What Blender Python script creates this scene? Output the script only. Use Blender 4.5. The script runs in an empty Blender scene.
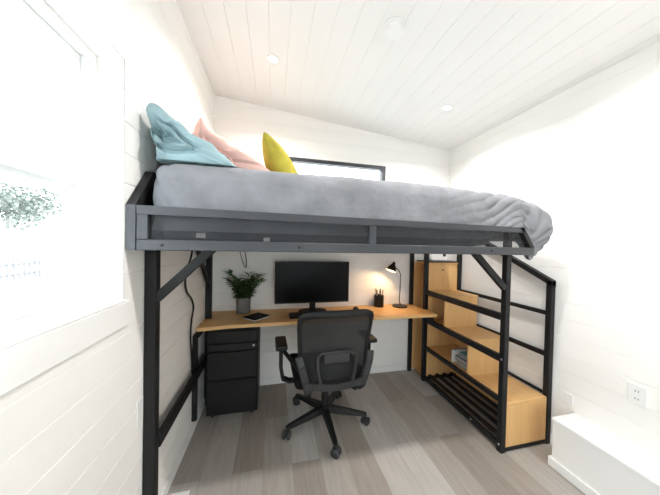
import bpy, bmesh, math, random
from mathutils import Vector, Matrix, noise
random.seed(7)
PI = math.pi
C = bpy.context.scene.collection
S = bpy.context.scene

# ------------------------------------------------------------------ materials
def mat(name, col, rough=.5, metal=0., spec=.5, noise_amt=0., nscale=20., bump=0., bscale=60., stretch=None, emit=None, estr=0., alpha=None, coat=0.):
    m = bpy.data.materials.new(name); m.use_nodes = True
    nt = m.node_tree; b = nt.nodes['Principled BSDF']
    b.inputs['Roughness'].default_value = rough
    b.inputs['Metallic'].default_value = metal
    b.inputs['Specular IOR Level'].default_value = spec
    b.inputs['Coat Weight'].default_value = coat
    b.inputs['Base Color'].default_value = (*col, 1)
    tc = nt.nodes.new('ShaderNodeTexCoord'); mp = nt.nodes.new('ShaderNodeMapping')
    nt.links.new(tc.outputs['Object'], mp.inputs['Vector'])
    if stretch: mp.inputs['Scale'].default_value = stretch
    if noise_amt > 0:
        n = nt.nodes.new('ShaderNodeTexNoise'); n.inputs['Scale'].default_value = nscale; n.inputs['Detail'].default_value = 5
        nt.links.new(mp.outputs['Vector'], n.inputs['Vector'])
        r = nt.nodes.new('ShaderNodeValToRGB')
        r.color_ramp.elements[0].position = .3; r.color_ramp.elements[1].position = .7
        r.color_ramp.elements[0].color = (*[c*(1-noise_amt) for c in col], 1)
        r.color_ramp.elements[1].color = (*[min(1, c*(1+noise_amt)) for c in col], 1)
        nt.links.new(n.outputs['Fac'], r.inputs['Fac']); nt.links.new(r.outputs['Color'], b.inputs['Base Color'])
    if bump > 0:
        n2 = nt.nodes.new('ShaderNodeTexNoise'); n2.inputs['Scale'].default_value = bscale; n2.inputs['Detail'].default_value = 4
        nt.links.new(mp.outputs['Vector'], n2.inputs['Vector'])
        bp = nt.nodes.new('ShaderNodeBump'); bp.inputs['Strength'].default_value = bump; bp.inputs['Distance'].default_value = .01
        nt.links.new(n2.outputs['Fac'], bp.inputs['Height']); nt.links.new(bp.outputs['Normal'], b.inputs['Normal'])
    if emit:
        b.inputs['Emission Color'].default_value = (*emit, 1); b.inputs['Emission Strength'].default_value = estr
    if alpha is not None:
        b.inputs['Alpha'].default_value = alpha
    return m

def mesh_fabric(name, col, cover, scale, rough=.6):
    """fine woven mesh: threads with open holes between them"""
    m = bpy.data.materials.new(name); m.use_nodes = True
    nt = m.node_tree; b = nt.nodes['Principled BSDF']; out = nt.nodes['Material Output']
    b.inputs['Base Color'].default_value = (*col, 1); b.inputs['Roughness'].default_value = rough
    tr = nt.nodes.new('ShaderNodeBsdfTransparent'); mx = nt.nodes.new('ShaderNodeMixShader')
    tc = nt.nodes.new('ShaderNodeTexCoord'); vo = nt.nodes.new('ShaderNodeTexVoronoi'); vo.inputs['Scale'].default_value = scale
    vo.inputs['Randomness'].default_value = .15
    nt.links.new(tc.outputs['Object'], vo.inputs['Vector'])
    mr = nt.nodes.new('ShaderNodeMapRange')
    mr.inputs['From Min'].default_value = .25; mr.inputs['From Max'].default_value = .5
    mr.inputs['To Min'].default_value = max(0, cover-.15); mr.inputs['To Max'].default_value = min(1, cover+.15)
    nt.links.new(vo.outputs['Distance'], mr.inputs['Value']); nt.links.new(mr.outputs['Result'], mx.inputs['Fac'])
    nt.links.new(tr.outputs['BSDF'], mx.inputs[1]); nt.links.new(b.outputs['BSDF'], mx.inputs[2])
    nt.links.new(mx.outputs['Shader'], out.inputs['Surface'])
    return m

def glass_mat():
    m = bpy.data.materials.new('clear_glass'); m.use_nodes = True
    nt = m.node_tree; out = nt.nodes['Material Output']
    tr = nt.nodes.new('ShaderNodeBsdfTransparent'); gl = nt.nodes.new('ShaderNodeBsdfGlossy'); gl.inputs['Roughness'].default_value = .02
    tr.inputs['Color'].default_value = (.97, .98, .98, 1)
    mx = nt.nodes.new('ShaderNodeMixShader'); mx.inputs['Fac'].default_value = .05
    nt.links.new(tr.outputs['BSDF'], mx.inputs[1]); nt.links.new(gl.outputs['BSDF'], mx.inputs[2]); nt.links.new(mx.outputs['Shader'], out.inputs['Surface'])
    return m

def floor_mat():
    m = bpy.data.materials.new('vinyl_plank_floor'); m.use_nodes = True
    nt = m.node_tree; b = nt.nodes['Principled BSDF']; b.inputs['Roughness'].default_value = .5; b.inputs['Specular IOR Level'].default_value = .35
    tc = nt.nodes.new('ShaderNodeTexCoord'); mp = nt.nodes.new('ShaderNodeMapping'); mp.inputs['Rotation'].default_value = (0, 0, PI/2)
    mp.inputs['Location'].default_value = (.35, .045, 0)
    nt.links.new(tc.outputs['Object'], mp.inputs['Vector'])
    br = nt.nodes.new('ShaderNodeTexBrick'); br.inputs['Scale'].default_value = 1.
    br.inputs['Brick Width'].default_value = 1.22; br.inputs['Row Height'].default_value = .185
    br.inputs['Mortar Size'].default_value = .0009; br.offset = .37; br.inputs['Bias'].default_value = 0
    br.inputs['Color1'].default_value = (0, 0, 0, 1); br.inputs['Color2'].default_value = (1, 1, 1, 1); br.inputs['Mortar'].default_value = (.2, .2, .2, 1)
    nt.links.new(mp.outputs['Vector'], br.inputs['Vector'])
    r = nt.nodes.new('ShaderNodeValToRGB'); r.color_ramp.elements[0].color = (.30, .265, .23, 1); r.color_ramp.elements[1].color = (.51, .495, .475, 1)
    e = r.color_ramp.elements.new(.45); e.color = (.385, .35, .315, 1)
    nt.links.new(br.outputs['Color'], r.inputs['Fac'])
    mp2 = nt.nodes.new('ShaderNodeMapping'); mp2.inputs['Scale'].default_value = (14, 1.1, 1)
    nt.links.new(tc.outputs['Object'], mp2.inputs['Vector'])
    n = nt.nodes.new('ShaderNodeTexNoise'); n.inputs['Scale'].default_value = 3.; n.inputs['Detail'].default_value = 8; n.inputs['Roughness'].default_value = .65
    nt.links.new(mp2.outputs['Vector'], n.inputs['Vector'])
    r2 = nt.nodes.new('ShaderNodeValToRGB'); r2.color_ramp.elements[0].position = .25; r2.color_ramp.elements[1].position = .75
    r2.color_ramp.elements[0].color = (.8, .79, .78, 1); r2.color_ramp.elements[1].color = (1.1, 1.1, 1.1, 1)
    nt.links.new(n.outputs['Fac'], r2.inputs['Fac'])
    mu = nt.nodes.new('ShaderNodeMixRGB'); mu.blend_type = 'MULTIPLY'; mu.inputs['Fac'].default_value = 1
    nt.links.new(r.outputs['Color'], mu.inputs[1]); nt.links.new(r2.outputs['Color'], mu.inputs[2])
    nt.links.new(mu.outputs['Color'], b.inputs['Base Color'])
    return m

def wood_mat(name, base, axis, dark=.8):
    m = bpy.data.materials.new(name); m.use_nodes = True
    nt = m.node_tree; b = nt.nodes['Principled BSDF']; b.inputs['Roughness'].default_value = .42; b.inputs['Specular IOR Level'].default_value = .4
    tc = nt.nodes.new('ShaderNodeTexCoord'); mp = nt.nodes.new('ShaderNodeMapping')
    sc = [22, 22, 22]; sc[axis] = 1.6
    mp.inputs['Scale'].default_value = sc
    nt.links.new(tc.outputs['Object'], mp.inputs['Vector'])
    n = nt.nodes.new('ShaderNodeTexNoise'); n.inputs['Scale'].default_value = 1.6; n.inputs['Detail'].default_value = 6; n.inputs['Distortion'].default_value = .6
    nt.links.new(mp.outputs['Vector'], n.inputs['Vector'])
    r = nt.nodes.new('ShaderNodeValToRGB'); r.color_ramp.elements[0].position = .3; r.color_ramp.elements[1].position = .72
    r.color_ramp.elements[0].color = (*[c*dark for c in base], 1); r.color_ramp.elements[1].color = (*base, 1)
    nt.links.new(n.outputs['Fac'], r.inputs['Fac']); nt.links.new(r.outputs['Color'], b.inputs['Base Color'])
    return m

M = dict(
    wall=mat('white_painted_shiplap', (.885, .875, .85), .55, spec=.3, noise_amt=.008, nscale=3),
    ceil=mat('white_painted_ceiling', (.83, .825, .81), .6, spec=.3, noise_amt=.008, nscale=3),
    trim=mat('white_gloss_trim', (.88, .88, .87), .4, spec=.4, noise_amt=.005, nscale=5),
    floor=floor_mat(),
    steel=mat('charcoal_powder_coat', (.010, .0103, .011), .5, spec=.3, noise_amt=.08, nscale=60, bump=.05, bscale=400),
    steel2=mat('charcoal_coat_lit_tone', (.03, .032, .037), .45, spec=.5, noise_amt=.06, nscale=60),  # lighter copy of the charcoal coat, front window light put into the colour
    mesh=mesh_fabric('woven_wire_mesh', (.018, .02, .024), .28, 700, .5),
    oak_x=wood_mat('oak_board_lengthwise', (.74, .45, .19), 0),
    desk=wood_mat('oak_desk_board_lit', (.84, .52, .22), 0),  # staircase oak lightened to make up for weak light on the desk
    oak_z=wood_mat('oak_board_upright', (.74, .45, .19), 2, .86),
    oak_y=wood_mat('oak_board_deep', (.74, .45, .19), 1, .86),
    duvet=mat('grey_velvet_duvet', (.185, .19, .203), .9, spec=.15, noise_amt=.16, nscale=9, bump=.35, bscale=30),
    mattress=mat('dark_mattress_cover', (.045, .048, .056), .9, spec=.1, noise_amt=.1, nscale=30),
    slat=mat('pine_slat', (.5, .36, .22), .6, noise_amt=.1, nscale=8),
    blue=mat('dusty_blue_cotton', (.235, .335, .36), .9, spec=.15, noise_amt=.07, nscale=14, bump=.25, bscale=40),
    pink=mat('blush_pink_cotton', (.66, .43, .385), .9, spec=.15, noise_amt=.05, nscale=14, bump=.25, bscale=40),
    mustard=mat('mustard_velvet', (.40, .345, .05), .85, spec=.2, noise_amt=.12, nscale=18, bump=.2, bscale=60),
    black=mat('black_plastic', (.009, .009, .0095), .5, spec=.35, noise_amt=.1, nscale=80),
    blackm=mat('black_powder_steel', (.009, .009, .0095), .55, spec=.3, noise_amt=.1, nscale=120),
    blackm2=mat('black_drawer_front', (.009, .009, .0095), .5, spec=.3, noise_amt=.1, nscale=120),
    charcoal=mat('charcoal_nylon', (.021, .0215, .0225), .5, noise_amt=.08, nscale=80),
    seat=mat('black_seat_fabric', (.012, .012, .013), .95, spec=.1, noise_amt=.2, nscale=200, bump=.2, bscale=300),
    chairmesh=mesh_fabric('black_chair_mesh', (.009, .0095, .01), .93, 1100, .7),
    screen=mat('dark_lcd_screen', (.005, .005, .0055), .3, spec=.09),
    terracotta=mat('grey_concrete_pot', (.15, .145, .14), .8, noise_amt=.12, nscale=40, bump=.1),
    soil=mat('potting_soil', (.03, .02, .015), .95, noise_amt=.3, nscale=90, bump=.4),
    leaf=mat('dark_green_leaf', (.055, .115, .03), .5, noise_amt=.35, nscale=25),
    stem=mat('green_stem', (.09, .16, .05), .55, noise_amt=.15, nscale=30),
    paper=mat('white_paper', (.8, .79, .75), .8, noise_amt=.04, nscale=200),
    nb=mat('black_leatherette', (.008, .008, .0085), .7, spec=.2, noise_amt=.15, nscale=200),
    lampm=mat('dark_bronze_metal', (.035, .028, .022), .35, metal=.6, noise_amt=.1, nscale=60),
    shadein=mat('white_enamel_inside', (.85, .83, .78), .4, noise_amt=.02, nscale=30),
    bulb=mat('warm_bulb', (1, .85, .6), .3, emit=(1, .72, .40), estr=55, noise_amt=.01),
    downlight=mat('downlight_lens', (1, .97, .9), .3, emit=(1, .94, .84), estr=9, noise_amt=.01),
    plastic=mat('white_plastic', (.85, .85, .84), .4, noise_amt=.01, nscale=10),
    slot=mat('dark_slot', (.03, .03, .03), .6, noise_amt=.05),
    rubber=mat('caster_rubber', (.03, .03, .032), .6, noise_amt=.1, nscale=60),
    chrome=mat('brushed_steel', (.5, .5, .5), .3, metal=1., noise_amt=.05, nscale=40),
    pages=mat('grey_pages', (.3, .28, .25), .8, noise_amt=.1, nscale=200),  # page colour darkened to an even grey
    bookblue=mat('navy_book_cover', (.05, .07, .15), .5, noise_amt=.2, nscale=40),
    bookgrey=mat('grey_blue_book_cover', (.22, .27, .33), .5, noise_amt=.2, nscale=40),
    bookteal=mat('teal_book_cover', (.1, .33, .36), .5, noise_amt=.1, nscale=40),
    booktan=mat('brown_book_cover', (.18, .12, .09), .6, noise_amt=.2, nscale=30),
    pen1=mat('grey_pen_barrel', (.2, .19, .18), .4, noise_amt=.05), pen2=mat('brown_pencil', (.28, .17, .09), .5, noise_amt=.05), pen3=mat('black_pen_barrel', (.03, .03, .03), .4, noise_amt=.05),
    glass=glass_mat(),
    ground=mat('pale_concrete_yard', (.62, .61, .59), .9, noise_amt=.08, nscale=2),
    hedge=mat('tree_leaves', (.24, .27, .24), .8, noise_amt=.4, nscale=4),
    bark=mat('tree_bark', (.4, .4, .38), .9, noise_amt=.3, nscale=10),
    fence=mat('weathered_fence', (.19, .19, .20), .8, noise_amt=.2, nscale=6),
)

# ------------------------------------------------------------------ builder
class MB:
    def __init__(s): s.bm = bmesh.new(); s.mats = []
    def face(s, vs):
        try: return s.bm.faces.new(vs)
        except ValueError: return None
    def box(s, lo, hi, bev=0., rot=None, seg=1):
        lo, hi = Vector(lo), Vector(hi); t = bmesh.new()
        bmesh.ops.create_cube(t, size=1)
        for v in t.verts: v.co = Vector([(lo[i]+hi[i])/2 + v.co[i]*(hi[i]-lo[i]) for i in range(3)])
        if bev > 0: bmesh.ops.bevel(t, geom=t.edges[:], offset=bev, segments=seg, affect='EDGES', profile=.6)
        if rot is not None:
            c = (lo+hi)/2
            for v in t.verts: v.co = c + rot @ (v.co-c)
        s._merge(t); return s
    def bar(s, p0, p1, w, h, bev=.002, up=(0, 0, 1)):
        """rectangular bar; w across, h along up"""
        p0, p1 = Vector(p0), Vector(p1); d = p1-p0; L = d.length; d.normalize()
        u = Vector(up); u = (u - d*u.dot(d)).normalized(); r = d.cross(u)
        t = bmesh.new(); bmesh.ops.create_cube(t, size=1)
        for v in t.verts: v.co = Vector((v.co.x*w, v.co.y*L, v.co.z*h))
        if bev > 0: bmesh.ops.bevel(t, geom=t.edges[:], offset=bev, segments=1, affect='EDGES')
        m = (p0+p1)/2
        for v in t.verts: v.co = m + r*v.co.x + d*v.co.y + u*v.co.z
        s._merge(t); return s
    def tube(s, pts, r, n=8, cap=True):
        pts = [Vector(p) for p in pts]; rs = r if isinstance(r, (list, tuple)) else [r]*len(pts)
        rings = []; prev = None
        for i, p in enumerate(pts):
            d = (pts[min(i+1, len(pts)-1)] - pts[max(i-1, 0)]).normalized()
            if prev is None:
                a = Vector((0, 0, 1)) if abs(d.z) < .9 else Vector((1, 0, 0))
                u = (a - d*a.dot(d)).normalized()
            else: u = (prev - d*prev.dot(d)).normalized()
            prev = u; w = d.cross(u)
            rings.append([s.bm.verts.new(p + (u*math.cos(2*PI*k/n) + w*math.sin(2*PI*k/n))*rs[i]) for k in range(n)])
        for a, b in zip(rings, rings[1:]):
            for k in range(n): s.face([a[k], a[(k+1) % n], b[(k+1) % n], b[k]])
        if cap: s.face(rings[0][::-1]); s.face(rings[-1])
        return s
    def lathe(s, prof, c=(0, 0, 0), n=24, axis=None):
        """prof: list of (r, z) along axis; closed at the ends when r == 0"""
        c = Vector(c); ax = Vector(axis).normalized() if axis else Vector((0, 0, 1))
        a = Vector((1, 0, 0)) if abs(ax.x) < .9 else Vector((0, 1, 0))
        u = (a - ax*a.dot(ax)).normalized(); w = ax.cross(u); rings = []
        for r, z in prof:
            if r <= 1e-6: rings.append([s.bm.verts.new(c+ax*z)])
            else: rings.append([s.bm.verts.new(c+ax*z+(u*math.cos(2*PI*k/n)+w*math.sin(2*PI*k/n))*r) for k in range(n)])
        for a, b in zip(rings, rings[1:]):
            for k in range(n):
                q = (k+1) % n
                if len(a) == 1 and len(b) > 1: s.face([a[0], b[q], b[k]])
                elif len(b) == 1 and len(a) > 1: s.face([a[k], a[q], b[0]])
                elif len(a) > 1: s.face([a[k], a[q], b[q], b[k]])
        return s
    def prism(s, poly, vec):
        """closed polygon (3D points) extruded by vec"""
        vec = Vector(vec); a = [s.bm.verts.new(Vector(p)) for p in poly]; b = [s.bm.verts.new(Vector(p)+vec) for p in poly]
        s.face(a[::-1]); s.face(b); n = len(a)
        for i in range(n): s.face([a[i], a[(i+1) % n], b[(i+1) % n], b[i]])
        return s
    def grid(s, f, nu, nv, wrap_u=False):
        g = [[s.bm.verts.new(Vector(f(i/nu, j/nv))) for j in range(nv+1)] for i in range(nu+1)]
        for i in range(nu):
            for j in range(nv): s.face([g[i][j], g[i+1][j], g[i+1][j+1], g[i][j+1]])
        return s
    def _merge(s, t):
        mp = {v: s.bm.verts.new(v.co) for v in t.verts}
        for f in t.faces: s.face([mp[v] for v in f.verts])
        t.free()
    def build(s, name, m, parent=None, loc=None, smooth=False, fix=True):
        """verts are given in world axes of the scene; loc (or the parent's own origin) becomes the origin"""
        if fix: bmesh.ops.recalc_face_normals(s.bm, faces=s.bm.faces[:])
        o_ = Vector(loc) if loc is not None else (ORIG.get(parent.name, Vector()) if parent else Vector())
        for v in s.bm.verts: v.co -= o_
        if smooth:
            for f in s.bm.faces: f.smooth = True
            for e in s.bm.edges:
                if len(e.link_faces) == 2 and e.calc_face_angle(0) > math.radians(42): e.smooth = False
        me = bpy.data.meshes.new(name); s.bm.to_mesh(me); s.bm.free()
        o = bpy.data.objects.new(name, me); C.objects.link(o); me.materials.append(m)
        if parent: o.parent = parent; ORIG[o.name] = o_
        else: o.location = o_; ORIG[o.name] = o_
        return o
ORIG = {}
def tag(o, label=None, cat=None, group=None, kind=None):
    if label: o['label'] = label
    if cat: o['category'] = cat
    if group: o['group'] = group
    if kind: o['kind'] = kind
    return o
def thing(name, loc, label, cat, group=None, local=False, rz=0):
    o = bpy.data.objects.new(name, None); C.objects.link(o); o.empty_display_size = .1
    o.location = loc; o.rotation_euler = (0, 0, rz)
    ORIG[o.name] = Vector((0, 0, 0)) if local else Vector(loc)
    return tag(o, label, cat, group)
def st(o): o['kind'] = 'structure'; return o
def B(lo, hi, bev=0.): return MB().box(lo, hi, bev)

# ------------------------------------------------------------------ room dimensions
XL, XR, YB, YF = -.58, 2.035, 2.513, -2.7
ZL = 2.846; KC = (2.597-2.846)/(2.03+.58)
def zc(x): return ZL + KC*(x-XL)
BW = .1215; ZPH = 1.066                          # shiplap board pitch and phase
GD, GW = .003, .0022                             # groove depth and half width

def seams(a, b, pitch, phase):
    k = math.ceil((a-phase)/pitch - 1e-9); r = []
    while phase+k*pitch < b-1e-6:
        if phase+k*pitch > a+1e-6: r.append(phase+k*pitch)
        k += 1
    return r
def profile(a, b, pitch, phase):
    """(coordinate, depth) polyline with a V groove at each seam"""
    p = [(a, 0.)]
    for q in seams(a+GW*2, b-GW*2, pitch, phase): p += [(q-GW, 0.), (q, GD), (q+GW, 0.)]
    return p + [(b, 0.)]
def wall_panel(mb, o, u, n, u0, u1, z0, z1, ztop=None):
    """shiplap: o origin, u horizontal unit, n unit pointing INTO the wall. ztop(u) trims the top"""
    o, u, n = Vector(o), Vector(u), Vector(n)
    def pt(a, z, d): return o + u*a + Vector((0, 0, z)) + n*d
    def top(a): return ztop(a) if ztop else z1
    pr = profile(z0, z1, BW, ZPH)
    for (za, da), (zb, db) in zip(pr, pr[1:]):
        q = [(u0, min(za, top(u0)), da), (u1, min(za, top(u1)), da), (u1, min(zb, top(u1)), db), (u0, min(zb, top(u0)), db)]
        vs = [pt(*c) for c in q]; cl = []
        for v in vs:
            if not cl or (v-cl[-1]).length > 1e-5: cl.append(v)
        if len(cl) > 2 and (cl[0]-cl[-1]).length < 1e-5: cl.pop()
        if len(cl) > 2: mb.face([mb.bm.verts.new(v) for v in cl])
TH = .14
# floor
st(B((XL-TH, YF-TH, -.06), (XR+TH, YB+TH, 0)).build('floor', M['floor'], loc=(0, 0, 0)))
# ceiling : boards run front to back
mb = MB(); pr = profile(XL-.02, XR+.02, .1265, .072)
for (a, da), (b, db) in zip(pr, pr[1:]):
    mb.face([mb.bm.verts.new(v) for v in ((a, YF, zc(a)+da), (b, YF, zc(b)+db), (b, YB, zc(b)+db), (a, YB, zc(a)+da))])
mb.prism([(XL-TH, YF-TH, zc(XL-TH)+.02), (XR+TH, YF-TH, zc(XR+TH)+.02), (XR+TH, YF-TH, zc(XR+TH)+.12), (XL-TH, YF-TH, zc(XL-TH)+.12)], (0, YB-YF+2*TH, 0))
st(mb.build('ceiling', M['ceil'], fix=False))

# left wall with window opening
WY0, WY1, WZ0, WZ1 = .12, 1.116, 1.204, 2.151     # window by the bed
W2Y0, W2Y1 = -1.3, -.3                            # unseen second window behind the camera, added as a light source
def wall_with_openings(name, o, u, n, length, z1, openings, ztop=None):
    mb = MB(); cur = 0
    o_, u_, n_ = Vector(o), Vector(u), Vector(n)
    def slab(a0, a1, b0, b1):                     # the body of the wall behind the boards
        q = [o_+u_*a0+n_*(GD+.002), o_+u_*a1+n_*(GD+.002), o_+u_*a1+n_*TH, o_+u_*a0+n_*TH]
        t0 = [p+Vector((0, 0, b0)) for p in q]
        tops = [b1 if not ztop else min(b1, ztop(a)+.02) for a in (a0, a1, a1, a0)]
        t1 = [p+Vector((0, 0, z)) for p, z in zip(q, tops)]
        va = [mb.bm.verts.new(p) for p in t0]; vb = [mb.bm.verts.new(p) for p in t1]
        mb.face(va); mb.face(vb)
        for i in range(4): mb.face([va[i], va[(i+1) % 4], vb[(i+1) % 4], vb[i]])
    def seg(a0, a1, b0, b1):
        if a1-a0 < 1e-6 or b1-b0 < 1e-6: return
        wall_panel(mb, o, u, n, a0, a1, b0, b1, ztop); slab(a0, a1, b0, b1)
    for (a0, a1, b0, b1) in sorted(openings):
        seg(cur, a0, 0, z1); seg(a0, a1, 0, b0); seg(a0, a1, b1, z1); cur = a1
    seg(cur, length, 0, z1)
    return st(mb.build(name, M['wall'], fix=False))
wall_with_openings('wall_left', (XL, YF, 0), (0, 1, 0), (-1, 0, 0), YB-YF, ZL, [(WY0-YF, WY1-YF, WZ0, WZ1), (W2Y0-YF, W2Y1-YF, WZ0, WZ1)])
wall_with_openings('wall_right', (XR, YF, 0), (0, 1, 0), (1, 0, 0), YB-YF, zc(XR), [])
BX0, BX1, BZ0, BZ1 = .0, 1.205, 1.86, 2.332       # transom window in the back wall
wall_with_openings('wall_back', (XL, YB, 0), (1, 0, 0), (0, 1, 0), XR-XL, ZL, [(BX0-XL, BX1-XL, BZ0, BZ1)], ztop=lambda a: zc(XL+a))
DX0, DX1, DZ1 = .15, 1.45, 2.1                      # unseen glazed door, added for low frontal light
wall_with_openings('wall_front', (XL, YF, 0), (1, 0, 0), (0, -1, 0), XR-XL, ZL, [(DX0-XL, DX1-XL, 0., DZ1)], ztop=lambda a: zc(XL+a))
# baseboards
st(B((XL, YF, 0), (XL+.012, YB, .07), .003).build('baseboard_left', M['trim']))
st(B((XL, YB-.012, 0), (XR, YB, .07), .003).build('baseboard_back', M['trim']))
mb = B((XR-.012, 1.24, 0), (XR, YB, .07), .003); st(mb.build('baseboard_right', M['trim']))

def sash(parent, x, y0, y1, z0, z1, w, d, name='sash'):
    mb = MB()
    mb.box((x-d, y0, z0), (x, y1, z0+w), .002); mb.box((x-d, y0, z1-w*.8), (x, y1, z1), .002)
    mb.box((x-d, y0, z0+w), (x, y0+w, z1-w*.8), .002); mb.box((x-d, y1-w, z0+w), (x, y1, z1-w*.8), .002)
    s = mb.build(name, M['trim'], parent)
    B((x-d*.6, y0+w-.004, z0+w-.004), (x-d*.45, y1-w+.004, z1-w*.8+.004)).build('pane', M['glass'], s)
    return s
def side_window(name, y0, y1, z0, z1, xw, sgn):
    """double hung window in a side wall; xw wall plane, sgn points outward"""
    mb = MB()
    for (a0, a1, b0, b1) in ((y0, y0+.02, z0, z1), (y1-.02, y1, z0, z1), (y0+.02, y1-.02, z0, z0+.02), (y0+.02, y1-.02, z1-.02, z1)):
        xs = sorted((xw+sgn*.094, xw+sgn*.17)); mb.box((xs[0], a0, b0), (xs[1], a1, b1), .002)
    r = mb.build(name, M['trim'], loc=(xw, (y0+y1)/2, z0)); st(r)
    zm = (z0+z1)/2 - .03
    x1 = xw+sgn*.1 if sgn < 0 else xw+sgn*.1+.03
    sash(r, x1, y0+.021, y1-.021, z0+.021, zm+.02, .03, .03)
    sash(r, x1+sgn*.033, y0+.021, y1-.021, zm-.02, z1-.021, .03, .03)
    # stool and bottom casing on the room side
    xs = sorted((xw-sgn*.012, xw+sgn*.093)); B((xs[0], y0+.001, z0+.0005), (xs[1], y1-.001, z0+.008), .002).build('sill_board', M['trim'], r)
    xs = sorted((xw, xw-sgn*.012)); B((xs[0], y0-.02, z0-.1), (xs[1], y1+.02, z0-.0005), .003).build('apron', M['trim'], r)
    return r
W1 = side_window('window_1', WY0, WY1, WZ0, WZ1, XL, -1)
# sash lock on the meeting rail
MB().box((-.679, .6, 1.668), (-.66, .66, 1.682), .003).build('sash_lock', M['plastic'], W1)
side_window('added_window_3', W2Y0, W2Y1, WZ0, WZ1, XL, -1)  # added out of view to throw daylight on the right wall
# black transom window
mb = MB(); t_ = .038
for (a0, a1, b0, b1) in ((BX0, BX0+t_, BZ0, BZ1), (BX1-t_, BX1, BZ0, BZ1), (BX0+t_, BX1-t_, BZ0, BZ0+t_), (BX0+t_, BX1-t_, BZ1-t_, BZ1)):
    mb.box((a0, YB-.006, b0), (a1, YB+.07, b1), .002)
W2 = st(mb.build('window_2', M['steel2'], loc=((BX0+BX1)/2, YB, BZ0)))
B((BX0+t_-.004, YB+.04, BZ0+t_-.004), (BX1-t_+.004, YB+.046, BZ1-t_+.004)).build('pane', M['glass'], W2)
# glazed door added out of view behind the camera to let in frontal light
mb = MB()
for (a0, a1, b0, b1) in ((DX0, DX0+.05, 0, DZ1), (DX1-.05, DX1, 0, DZ1), (DX0+.05, DX1-.05, DZ1-.05, DZ1)):
    mb.box((a0, YF-.1, b0), (a1, YF+.01, b1), .003)
D = st(mb.build('added_door_1', M['trim'], loc=((DX0+DX1)/2, YF, 0)))
xm = (DX0+DX1)/2
for a0, a1 in ((DX0+.052, DX1-.052),):
    mb = MB(); w = .07
    mb.box((a0, YF-.07, .004), (a1, YF-.03, .16), .003); mb.box((a0, YF-.07, DZ1-.12), (a1, YF-.03, DZ1-.054), .003)
    mb.box((a0, YF-.07, .16), (a0+w, YF-.03, DZ1-.12), .003); mb.box((a1-w, YF-.07, .16), (a1, YF-.03, DZ1-.12), .003)
    lf = mb.build('door_leaf', M['trim'], D)
    B((a0+w-.004, YF-.053, .156), (a1-w+.004, YF-.047, DZ1-.116)).build('pane', M['glass'], lf)
    hx = DX1-.09
    MB().tube([(hx, YF-.03, 1.0), (hx, YF+.02, 1.0), (hx-.1, YF+.02, 1.0)], .009).build('handle', M['chrome'], lf, smooth=True)

# white boxed-in ledge along the right wall (wheel well)
r = thing('boxed_ledge', (1.93, .2, 0), 'low white boxed-in ledge on the floor along the right wall', 'ledge')
LX, LY1, LY0, LZ = 1.83, 1.205, -1.0, .325
B((LX, LY0, 0), (XR-.001, LY1, LZ-.022), .002).build('box_body', M['trim'], r)
B((LX-.006, LY0, LZ-.022), (XR-.001, LY1+.006, LZ), .003).build('ledge_top', M['trim'], r)
mb = MB(); mb.box((LX-.014, LY0, 0), (LX, LY1+.014, .06), .003); mb.box((LX, LY1, 0), (XR-.014, LY1+.014, .06), .003)
mb.build('base_moulding', M['trim'], r)

# ------------------------------------------------------------------ loft bed
bed = thing('loft_bed', (.45, 1.8, 0), 'charcoal steel loft bed frame raised above the desk on tall posts', 'bed')
GY0, GY1 = 1.12, 1.15
ZB0, ZB1 = 1.4075, 1.452
# posts
B((XL+.001, 1.267, 0), (XL+.050, 1.313, 1.4075), .003).build('post', M['steel'], bed)
B((XL+.004, 2.28, 0), (XL+.05, 2.326, 1.4075), .003).build('post', M['steel'], bed)
B((1.53, 2.466, 0), (1.57, 2.498, 1.4075), .003).build('post', M['steel'], bed)
# side rails and cross rail, platform
B((XL+.004, GY1, ZB0), (XL+.052, 2.5, ZB1), .003).build('side_rail', M['steel'], bed)
B((1.51, 1.27, ZB0), (1.573, 2.5, ZB1), .003).build('side_rail', M['steel'], bed)
B((XL+.052, 2.455, ZB0), (1.51, 2.5, ZB1), .003).build('back_rail', M['steel'], bed)
for k in range(14):
    x = -.48 + k*.1475
    B((x, GY1, 1.436), (x+.07, 2.455, 1.45), .002).build('slat', M['slat'], bed)
# front guard: lower rail, top rail (sags to the right), upright ends, mullion, mesh
def ztop(x): return 1.590 + (1.569-1.590)*(x+.58)/2.0
xa, xb, xt = XL+.004, 1.51, 1.43
B((xa+.034, GY0, ZB0), (xb, GY1, ZB1), .003).build('guard_bottom_rail', M['steel2'], bed)
MB().prism([(xa+.035, GY0, ztop(xa)-.036), (xt, GY0, ztop(xt)-.03), (xt, GY0, ztop(xt)), (xa+.035, GY0, ztop(xa))], (0, GY1-GY0, 0)).build('guard_top_rail', M['steel2'], bed)
B((xa+.035, GY0, ZB1), (xa+.075, GY1, ztop(xa)-.036), .002).build('guard_upright', M['steel2'], bed)
B((.462, GY0, ZB1), (.497, GY1, ztop(.47)-.034), .002).build('guard_upright', M['steel2'], bed)
MB().prism([(xb-.03, GY0, ZB1), (xb, GY0, ZB1), (xt, GY0, ztop(xt)), (xt-.03, GY0, ztop(xt))], (0, GY1-GY0, 0)).build('guard_upright', M['steel'], bed)
B((xa+.07, GY0+.016, ZB1-.004), (.47, GY0+.018, ztop(.47)-.02)).build('mesh_panel', M['mesh'], bed)
MB().prism([(.49, GY0+.016, ZB1-.004), (1.475, GY0+.016, ZB1-.004), (1.42, GY0+.016, ztop(1.42)-.02), (.49, GY0+.016, ztop(.49)-.02)], (0, .002, 0)).build('mesh_panel', M['mesh'], bed)
for x in (-.45, 0.115, 1.2): MB().lathe([(0, .004), (.006, .004), (.008, 0)], (x, GY0, 1.43), 10, (0, -1, 0)).build('bolt', M['steel'], bed, smooth=True)
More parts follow.
